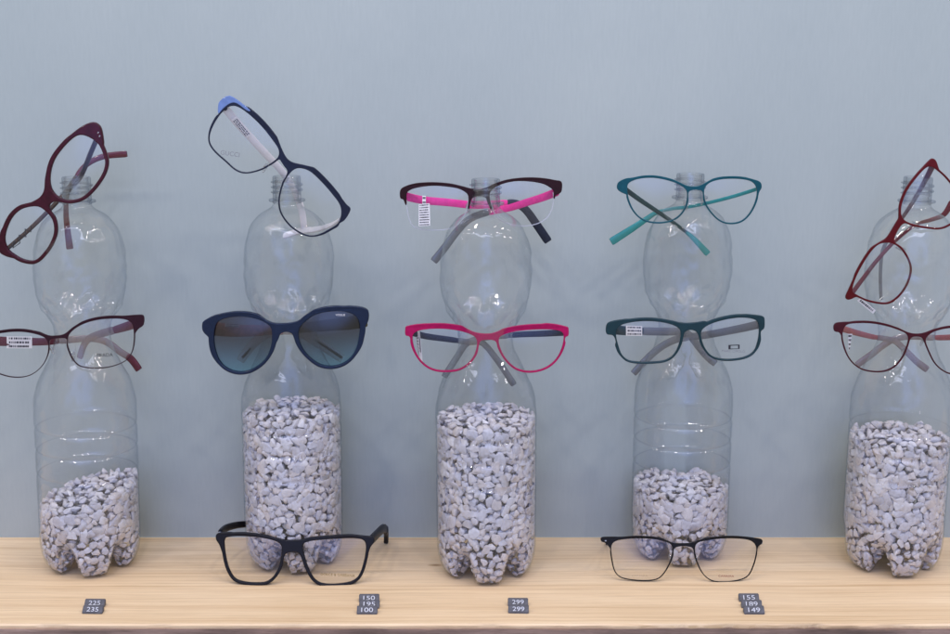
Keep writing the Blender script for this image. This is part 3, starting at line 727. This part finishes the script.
sticker(g, g['lenses'][0], c([(164, 230, -37.5), (210, 226, -37.5), (212, 320, -37.5), (164, 322, -37.5)]), 0, 9, 8)
sticker(g, g['lenses'][0], c([(179, 194, -37.5), (194, 194, -37.5), (194, 231, -37.6), (179, 231, -37.6)]), 0, 2, 9)

# 4 teal pair, top
c = crop(600, 165, 7.044); d = crop(680, 165, 7.044)
g = glasses('round teal metal glasses with translucent teal tips on a bottle neck', -0.034, TEALM,
    L=c([(200, 135), (240, 110), (300, 95), (380, 92), (460, 105), (540, 130), (590, 160), (612, 190), (610, 250), (595, 300), (560, 350), (510, 385), (450, 400), (390, 402), (330, 392), (280, 365), (240, 320), (215, 270), (200, 220), (195, 175)]),
    R=d([(175, 160), (210, 125), (270, 105), (340, 98), (420, 100), (490, 112), (530, 140), (545, 190), (535, 250), (510, 310), (475, 360), (430, 395), (370, 408), (310, 400), (260, 370), (215, 320), (185, 270), (170, 215)]),
    w=(2.6, 2.0, 1.6, 1.9), lugL=[(631, 178.2), (625.5, 179), (618.5, 183), (617.3, 189), (621.3, 192.7), (627, 195)], lugR=[(750, 178.5), (760.5, 182), (762.3, 188), (759.8, 192), (758.6, 197)],
    btop=[(683.5, 184.2), (688, 186.0), (692, 186.4), (697, 186.3), (701.5, 185.0)], bbot=[(688, 195), (689.5, 191), (695.5, 189.8), (702, 191), (702.8, 195)], thick=2.0, pads=True, bev=0.4,
    temples=[dict(path=[(622, 187, -30), (640, 200, -14), (658, 212, 4), (674, 223, 18), (686, 232, 24), (695, 240, 26), (708, 254, 27)], h=(4.6, 3, 6.2), mat=TEALD, tip=TIP_TEAL, cut=0.66, th=1.8),
             dict(path=[(758, 189, -30), (735, 196, -8), (708, 203, 12), (688, 207, 22), (671, 209, 26), (656, 213, 27), (645, 220, 27), (630, 230, 25), (611, 242, 22)], h=(3.2, 3, 7.5), mat=TEALT, tip=TIP_TEAL, cut=0.56, th=1.8)])

# 5 red pair, top right
c = crop(810, 140, 3.521)
g = glasses('thin red glasses hung slanting on the rightmost bottle neck', -0.046, RED,
    L=c([(260, 362), (290, 365), (320, 385), (345, 425), (352, 460), (340, 505), (315, 545), (280, 572), (240, 572), (200, 562), (165, 545), (152, 535), (158, 500), (180, 450), (210, 400), (235, 372)]),
    R=c([(430, 95), (450, 108), (480, 135), (515, 180), (538, 225), (530, 265), (500, 290), (460, 308), (410, 305), (360, 295), (330, 280), (320, 255), (325, 220), (345, 175), (380, 130), (410, 100)]),
    w=(2.6, 2.0, 1.9, 2.2), lugL=c([(154, 490), (142, 520), (128, 556), (140, 566), (166, 554)]), lugR=c([(398, 98), (418, 78), (434, 66), (448, 74), (456, 98)]),
    btop=c([(250, 356), (270, 342), (296, 300), (311, 276)]), bbot=c([(300, 362), (297, 344), (318, 304), (334, 292)]), thick=2.4, pads=True,
    temples=[dict(path=c([(438, 84, -42), (415, 125, -22), (385, 180, 0), (345, 245, 16), (290, 325, 26), (256, 390, 28), (248, 470, 28), (250, 562, 28)]), h=(5.5, 3, 2.6), mat=PLUMT, tip=TIP_GREY, cut=0.55, up=(1, 0, 0)),
             dict(path=c([(146, 548, -42), (185, 490, -22), (235, 425, -2), (300, 355, 14), (370, 300, 22), (430, 280, 25), (472, 262, 26), (500, 218, 26)]), h=(4, 3, 5.5), mat=PLUMT, tip=RED, cut=0.6)])
sticker(g, g['temples'][1][0], c([(178, 556, -38), (232, 600, -34), (222, 612, -34), (166, 566, -38)]), 0, 1, 12)

# 6 plum pair, left edge
c = crop(0, 290, 5)
g = glasses('plum half metal glasses cut off by the left picture edge, with taupe temples', -0.046, PLUM,
    L=c([(0, 218), (60, 210), (120, 210), (180, 220), (228, 240), (242, 275), (238, 320), (215, 370), (175, 410), (125, 432), (60, 435), (0, 422), (-60, 400), (-100, 360), (-115, 310), (-115, 260), (-80, 232)]),
    R=c([(345, 225), (380, 190), (430, 165), (490, 150), (560, 145), (620, 150), (655, 170), (664, 210), (664, 260), (655, 310), (630, 350), (580, 375), (520, 388), (450, 388), (400, 378), (370, 350), (350, 310), (338, 265)]),
    w=(2.9, 1.1, 0.75, 1.2), lugL=c([(-90, 222), (-155, 222), (-162, 270), (-140, 285), (-121, 300)]), lugR=c([(620, 132), (680, 129), (712, 134), (712, 180), (690, 197), (670, 222)]),
    btop=c([(195, 208), (240, 226), (275, 228), (320, 220), (360, 188)]), bbot=c([(247, 272), (252, 248), (280, 242), (325, 240), (338, 250)]), thick=2.2, pads=True, bev=0.3,
    temples=[dict(path=c([(-150, 250, -42), (0, 256, -22), (120, 258, -6), (235, 258, 8), (330, 250, 20), (450, 242, 29), (530, 258, 32), (600, 308, 32), (655, 345, 30), (696, 400, 28)]), h=(9.5, 6, 6.5), mat=PLUMT, tip=TIP_TAUPE, cut=0.40),
             dict(path=c([(700, 162, -42), (640, 180, -24), (580, 198, -6), (500, 220, 14), (450, 240, 24), (420, 275, 28), (398, 340, 30)]), h=(9, 7, 5.5), mat=PLUMT, tip=TIP_TAUPE, cut=0.36)])
link('end_cap', sweep([Vector(p) for p in g['temples'][0][1][-12:]], (6.9 * MM, 7.0 * MM), 3.4 * MM, Vector((0, 0, 1))), PLUMT, g['temples'][0][0], 50)
sticker(g, g['temples'][0][0], c([(34, 232, -19), (160, 233, -3), (160, 292, -3), (34, 291, -19)]), 0, 3, 14)
lens_print(g, 1, 'PRADA', 105.5, 354.5, 16, INK, -4)

# 7 sunglasses
c = crop(200, 305, 9.056); d = crop(290, 300, 8.459); e = crop(180, 290, 4.524)
g = glasses('thick navy sunglasses with dark brown to blue lenses', -0.047, SUNF,
    L=c([(128, 230), (155, 160), (220, 125), (300, 108), (400, 105), (500, 122), (580, 150), (636, 190), (652, 240), (652, 330), (630, 420), (590, 490), (530, 545), (450, 590), (360, 605), (280, 590), (210, 550), (165, 490), (135, 410), (122, 320)]),
    R=d([(85, 230), (130, 180), (200, 130), (280, 105), (370, 95), (460, 100), (540, 130), (580, 180), (590, 250), (580, 330), (560, 410), (520, 480), (460, 530), (390, 555), (320, 558), (250, 540), (190, 500), (130, 440), (90, 370), (72, 300)]),
    w=(5.2, 5.5, 3.0, 4.5), lugL=c([(230, 72), (120, 100), (30, 150), (14, 175), (16, 235), (46, 275)]), lugR=d([(500, 52), (590, 62), (648, 84), (665, 120), (660, 185), (634, 225)]),
    btop=e([(395, 138), (425, 148), (460, 150), (500, 147), (535, 138), (560, 118)]), bbot=e([(447, 220), (455, 198), (480, 188), (505, 194), (515, 212)]), thick=4.6, bev=0.8, lens=SUN_LENS, name='sunglasses', cat='sunglasses', lens_bulge=3.2,
    temples=[dict(path=e([(118, 172, -42), (200, 180, -26), (300, 184, -8), (420, 180, 14), (500, 180, 26), (560, 200, 32), (640, 250, 34), (735, 312, 33)]), h=(13, 9, 8), mat=ROSEP, tip=TIP_CLEAR, cut=0.5, th=3),
             dict(path=e([(838, 140, -42), (760, 150, -26), (680, 158, -8), (560, 170, 14), (480, 178, 26), (400, 195, 33), (330, 245, 34), (272, 320, 33)]), h=(13, 9, 8), mat=OLIVE, tip=TIP_CLEAR, cut=0.5, th=3)])
for k, a in ((0, [(610, 226, 33), (670, 264, 34), (733, 306, 33.5)]), (1, [(320, 262, 34), (302, 284, 33.6), (282, 306, 33)])):
    pp = [g['Mi'] @ at(p[0], p[1], (p[2] - 3) * MM) for p in e(a)]
    link('wire_core', sweep(pp, (1.6 * MM, 3.0 * MM), 1.2 * MM, Vector((0, 0, 1))), INK, g['temples'][k][0], 60)
sticker(g, g['temples'][0][0], e([(205, 150, -29), (268, 152, -17), (268, 168, -17), (205, 166, -29)]), 0, 2, 21)
lens_print(g, 1, 'VOGUE', 340.5, 314.6, 9.5, PAPER, -4)

# 8 magenta pair
c = crop(400, 320, 9.75); d = crop(480, 320, 9.06)
g = glasses('magenta glasses with dark temples on the waist of the middle bottle', -0.046, MAG,
    L=c([(122, 160), (160, 118), (240, 97), (350, 87), (470, 90), (590, 107), (680, 135), (738, 170), (752, 230), (735, 310), (700, 380), (640, 440), (560, 480), (460, 492), (360, 488), (280, 460), (210, 405), (160, 330), (130, 250)]),
    R=d([(180, 150), (240, 122), (330, 102), (450, 90), (570, 87), (680, 94), (748, 117), (760, 170), (745, 250), (710, 330), (660, 390), (590, 435), (500, 460), (410, 460), (330, 435), (270, 390), (215, 320), (180, 240), (170, 190)]),
    w=(5.4, 2.7, 1.8, 2.6), lugL=c([(260, 38), (150, 50), (60, 70), (50, 80), (50, 158), (88, 165), (100, 195)]), lugR=d([(600, 32), (700, 45), (798, 72), (805, 82), (805, 150), (778, 158), (770, 190)]),
    btop=[(464, 327), (472, 331.2), (480, 333.2), (489, 333.6), (496, 332), (503, 328.6)], bbot=[(478.6, 347), (480.5, 341), (487.5, 339.4), (495.5, 341), (497.3, 347)], thick=2.8,
    temples=[dict(path=[(408, 332, -42), (425, 336, -24), (450, 339.5, 2), (468, 342, 18), (480, 342, 27), (487, 347, 31), (495, 357, 32), (503, 368, 31), (514, 385, 29)], h=(6, 5.2, 6), mat=SLATE, tip=TIP_GREY, cut=0.30),
             dict(path=[(566, 333, -42), (545, 333.5, -24), (520, 334.5, 0), (500, 336, 18), (485, 337.5, 27), (474, 340, 31), (465, 345, 32), (457, 357, 31), (444, 377, 29)], h=(6, 5.2, 6), mat=SLATE, tip=TIP_GREY, cut=0.32)])
sticker(g, g['lenses'][0], [(417.5, 330, -36), (419.5, 330, -38), (422.5, 362, -38), (419, 358, -36)], 0, 1, 30)
sticker(g, g['lenses'][0], [(416.5, 337, -37), (418.5, 336, -39.6), (420, 358, -39.6), (418, 352, -37)], 0, 6, 31)

# 9 dark green pair
c = crop(590, 300, 4.75)
g = glasses('dark green acetate glasses with smoky grey temples', -0.046, GREEN,
    L=c([(125, 165), (142, 127), (190, 109), (260, 101), (330, 104), (390, 117), (424, 137), (430, 165), (420, 215), (395, 260), (355, 285), (300, 293), (240, 295), (185, 288), (155, 265), (138, 225)]),
    R=c([(528, 150), (547, 127), (590, 107), (650, 92), (710, 85), (768, 90), (798, 107), (805, 150), (798, 200), (780, 245), (740, 270), (680, 280), (620, 278), (575, 262), (545, 225), (530, 185)]),
    w=(3.5, 3.4, 2.0, 2.9), lugL=c([(170, 92), (128, 99), (90, 110), (78, 130), (80, 166), (112, 172), (125, 205)]), lugR=c([(740, 68), (795, 74), (828, 82), (833, 100), (831, 138), (815, 150), (815, 180)]),
    btop=c([(395, 98), (430, 106), (470, 108), (510, 104), (545, 98)]), bbot=c([(443, 175), (450, 152), (475, 141), (502, 148), (516, 172)]), thick=3.4, bev=0.8,
    temples=[dict(path=c([(100, 142, -42), (170, 146, -26), (250, 148, -8), (340, 150, 10), (430, 152, 24), (475, 170, 31), (515, 220, 32), (560, 272, 31), (597, 303, 29)]), h=(9, 7, 6.5), mat=GREEN, tip=TIP_GREY, cut=0.26),
             dict(path=c([(822, 115, -42), (740, 130, -24), (640, 150, -2), (540, 168, 16), (470, 175, 26), (400, 190, 31), (330, 228, 32), (265, 285, 31), (205, 350, 29)]), h=(7.5, 6.5, 6.5), mat=TIP_GREY, tip=TIP_GREY, cut=0.5)])
sticker(g, g['temples'][0][0], c([(172, 122, -28), (248, 124, -12), (248, 170, -12), (172, 169, -28)]), 0, 3, 40)
fr = [[(0, 0), (11.4, 0.2), (11.4, 4.8), (0, 4.6)], [(2.2, 0.9), (9.8, 1.1), (9.8, 4.2), (2.2, 3.9)]]
lp = [[np.array((q.x, q.z)) for q in (g['loc'](728.0 + a * .99, 344.4 + b * .95 - a * .04) for a, b in l)] for l in fr]
me = curve_mesh(lp, 0.12 * MM, 0.02 * MM)
for v in me.vertices:
    x, z2, dd = v.co; q = Vector((x, -dd, z2)); q.y += g['bend'](q) - 3.2 * MM; v.co = q
link('logo', me, INK, g['lenses'][1])
lens_print(g, 1, "MARC O'POLO", 733, 350.6, 23, GREYP, -4)

# 10 maroon pair, right edge
c = crop(810, 300, 6.34)
g = glasses('thin maroon glasses with coral temples cut off by the right picture edge', -0.046, MAROON,
    L=c([(220, 185), (240, 160), (300, 150), (390, 150), (480, 165), (560, 190), (610, 215), (622, 250), (605, 310), (575, 370), (530, 420), (470, 447), (400, 450), (330, 435), (275, 395), (240, 340), (218, 270), (212, 220)]),
    R=c([(735, 240), (770, 208), (830, 187), (900, 177), (980, 174), (1060, 180), (1130, 195), (1150, 240), (1135, 310), (1100, 390), (1050, 440), (980, 465), (900, 465), (840, 440), (790, 390), (755, 320), (735, 270)]),
    w=(2.3, 1.5, 1.4, 1.5), lugL=c([(255, 142), (182, 148), (158, 165), (160, 204), (190, 210), (206, 235)]), lugR=c([(1110, 175), (1180, 180), (1196, 205), (1192, 235), (1168, 240), (1158, 255)]),
    btop=c([(560, 175), (610, 199), (650, 211), (690, 213), (730, 205), (780, 186)]), bbot=c([(630, 262), (640, 238), (672, 230), (705, 236), (722, 262)]), thick=2.2, pads=True, bev=0.4,
    temples=[dict(path=c([(185, 178, -42), (280, 204, -24), (390, 232, -2), (470, 244, 14), (540, 262, 26), (600, 315, 31), (670, 385, 32), (745, 442, 30)]), h=(6, 4.5, 6.5), mat=CORAL, tip=TIP_TAUPE, cut=0.34),
             dict(path=c([(1175, 205, -42), (1050, 222, -24), (900, 236, -2), (760, 238, 14), (640, 232, 26), (540, 246, 31), (460, 290, 32), (390, 345, 31), (296, 412, 29)]), h=(6, 5, 6.5), mat=CORAL, tip=TIP_TAUPE, cut=0.34)])
sticker(g, g['temples'][0][0], c([(240, 215, -36), (268, 215, -34), (252, 320, -34), (246, 320, -36)]), 0, 4, 44)

# 11 thick black pair on the shelf
c = crop(200, 510, 7.458); d = crop(300, 520, 8.45)
yk = on_shelf(290, 585).y
g = glasses('thick black glasses with square lenses standing open on the shelf', yk + 0.005, BLACK,
    L=c([(180, 225), (200, 205), (280, 195), (380, 198), (480, 210), (560, 228), (603, 255), (610, 300), (600, 380), (580, 440), (545, 495), (500, 530), (440, 540), (360, 538), (290, 525), (250, 500), (215, 440), (195, 370), (182, 290)]),
    R=d([(25, 215), (42, 190), (90, 175), (200, 164), (320, 157), (430, 154), (510, 162), (545, 182), (556, 230), (548, 300), (530, 380), (510, 440), (480, 490), (430, 520), (350, 535), (260, 540), (180, 530), (130, 500), (95, 450), (60, 370), (35, 280)]),
    w=(3.8, 3.2, 3.0, 3.6), lugL=c([(230, 166), (140, 172), (114, 190), (116, 225), (140, 262), (158, 310)]), lugR=d([(480, 128), (560, 138), (618, 148), (628, 185), (596, 230), (578, 280)]),
    btop=c([(520, 192), (580, 208), (640, 220), (700, 222), (760, 216), (820, 200)]), bbot=c([(622, 372), (640, 325), (690, 312), (736, 318), (760, 362)]), thick=4.4, bev=0.9, tilt=math.radians(11),
    temples=[dict(path=[(219, 534, 1000 * yk + 12), (226, 528, 1000 * yk + 40), (240, 524.5, 1000 * yk + 70), (262, 524, 1000 * yk + 95), (272, 528, 1000 * yk + 106)], h=(7, 6, 6), mat=BLACK, tip=BLACK, cut=0.6, th=3.4),
             dict(path=[(370.5, 541, 1000 * yk + 12), (376, 535, 1000 * yk + 38), (383, 528.5, 1000 * yk + 72), (386, 531, 1000 * yk + 94), (386, 541, 1000 * yk + 104)], h=(9, 8.5, 7), mat=BLACK, tip=BLACK, cut=0.66, th=3.6)])
lens_print(g, 1, 'DOLCE & GABBANA', 338, 574.3, 34, GOLDP, -2)

# 12 thin black pair on the shelf
c = crop(590, 525, 5)
yl = on_shelf(682, 581.5).y
g = glasses('thin black metal glasses standing on the shelf before the low gravel bottle', yl + 0.004, BLACKM,
    L=c([(108, 110), (130, 82), (190, 70), (260, 67), (330, 72), (390, 87), (410, 107), (408, 150), (395, 190), (370, 235), (340, 265), (290, 275), (220, 273), (160, 262), (130, 235), (115, 180)]),
    R=c([(525, 112), (540, 87), (600, 74), (680, 67), (760, 70), (810, 82), (835, 112), (830, 160), (815, 210), (790, 255), (740, 275), (670, 282), (610, 275), (570, 245), (545, 200), (530, 155)]),
    w=(2.6, 1.3, 1.0, 1.7), lugL=c([(150, 60), (100, 60), (58, 64), (58, 84), (82, 94), (104, 122)]), lugR=c([(790, 60), (830, 66), (866, 75), (862, 98), (845, 108), (840, 138)]),
    btop=c([(360, 64), (405, 84), (435, 90), (500, 88), (535, 78), (580, 62)]), bbot=c([(418, 150), (422, 115), (465, 105), (512, 114), (520, 150)]), thick=2.0, pads=True, rivets=[(606, 541.2)], tilt=math.radians(13), bev=0.4,
    temples=[dict(path=[(603.5, 541, 1000 * yl + 11), (604.5, 541, 1000 * yl + 45), (606, 542, 1000 * yl + 80), (606.5, 543, 1000 * yl + 92), (607, 545, 1000 * yl + 97)], h=(2.6, 2.4, 4), mat=BLACKM, tip=BLACK, cut=0.66, th=1.4),
             dict(path=[(761.5, 543, 1000 * yl + 11), (761, 543, 1000 * yl + 45), (759, 544, 1000 * yl + 80), (758.5, 545, 1000 * yl + 92), (758, 547, 1000 * yl + 97)], h=(2.6, 2.4, 4), mat=BLACKM, tip=BLACK, cut=0.66, th=1.4)])
lens_print(g, 1, 'CARRERA', 725.8, 575.6, 15.5, REDP, -1, height=1.9)
lens_print(g, 0, 'CARRERA', 639.5, 575.2, 16, paint('pale_print', (0.45, 0.33, 0.22), 0.5), 0, height=1.2)

# ------------------------------------------------------------------ price tiles
TILE = paint('grey_tile', (0.105, 0.105, 0.12), 0.45, var=0.2); DIG = paint('white_digits', (0.60, 0.62, 0.68), 0.5, var=0.02)
def tile(px, py, num, label, w=17.8, h=5.6, z0=0.0):
    p = on_shelf(px, py); tl = math.radians(38)
    M = Matrix.Translation((p.x, p.y, 0)) @ Matrix.Rotation(math.radians(random.uniform(-3, 3)), 4, 'Z')
    # a small wedge: sloping printed face towards the street
    ww, hh, dd = w / 2 * MM, h * MM, 0.0048
    V = [(-ww, 0, 0), (ww, 0, 0), (ww, 0, 0.0012), (-ww, 0, 0.0012), (-ww, dd, hh), (ww, dd, hh), (ww, dd + 0.002, hh), (-ww, dd + 0.002, hh), (-ww, dd + 0.002, 0), (ww, dd + 0.002, 0)]
    F = [(0, 1, 2, 3), (3, 2, 5, 4), (4, 5, 6, 7), (7, 6, 9, 8), (0, 8, 9, 1), (0, 3, 4, 7, 8), (1, 9, 6, 5, 2)]
    me = from_py(V, F); bm = bmesh.new(); bm.from_mesh(me); bmesh.ops.bevel(bm, geom=list(bm.edges), offset=0.0005, segments=2, affect='EDGES'); bm.to_mesh(me); bm.free()
    o = link('price_tile', me, TILE, None, 40); o.matrix_world = M; tag(o, label, 'price tag', 'price tiles along the shelf edge')
    tm = text_mesh(num, 10.2 * MM, 0.00012, 4.0 * MM)
    a = math.atan2(hh - 0.0012, dd)
    tm.transform(Matrix.Translation((0, dd * 0.5, 0.0012 + (hh - 0.0012) * 0.5)) @ Matrix.Rotation(-(math.pi / 2 - a), 4, 'X') @ Matrix.Translation((0, -0.00003, 0)))
    link('number', tm, DIG, o); return o
tile(94.0, 607.5, '225', 'grey price tile reading 225 before the leftmost bottle')
tile(92.0, 614, '235', 'grey price tile reading 235 before the leftmost bottle')
tile(369.0, 602.5, '150', 'grey price tile reading 150, farthest back of its stack')
tile(369.0, 608.6, '195', 'grey price tile reading 195, middle one of its stack')
tile(367.0, 614.5, '100', 'grey price tile reading 100 nearest the shelf edge')
tile(518.0, 606.6, '299', 'grey price tile reading 299, rear one of the middle pair')
tile(518.4, 613.6, '299', 'grey price tile reading 299, front one of the middle pair')
tile(749.5, 602, '155', 'grey price tile reading 155 at the rear of its stack')
tile(752.0, 608.5, '189', 'grey price tile reading 189, middle of its stack')
tile(754.5, 614.5, '149', 'grey price tile reading 149 nearest the shelf edge')
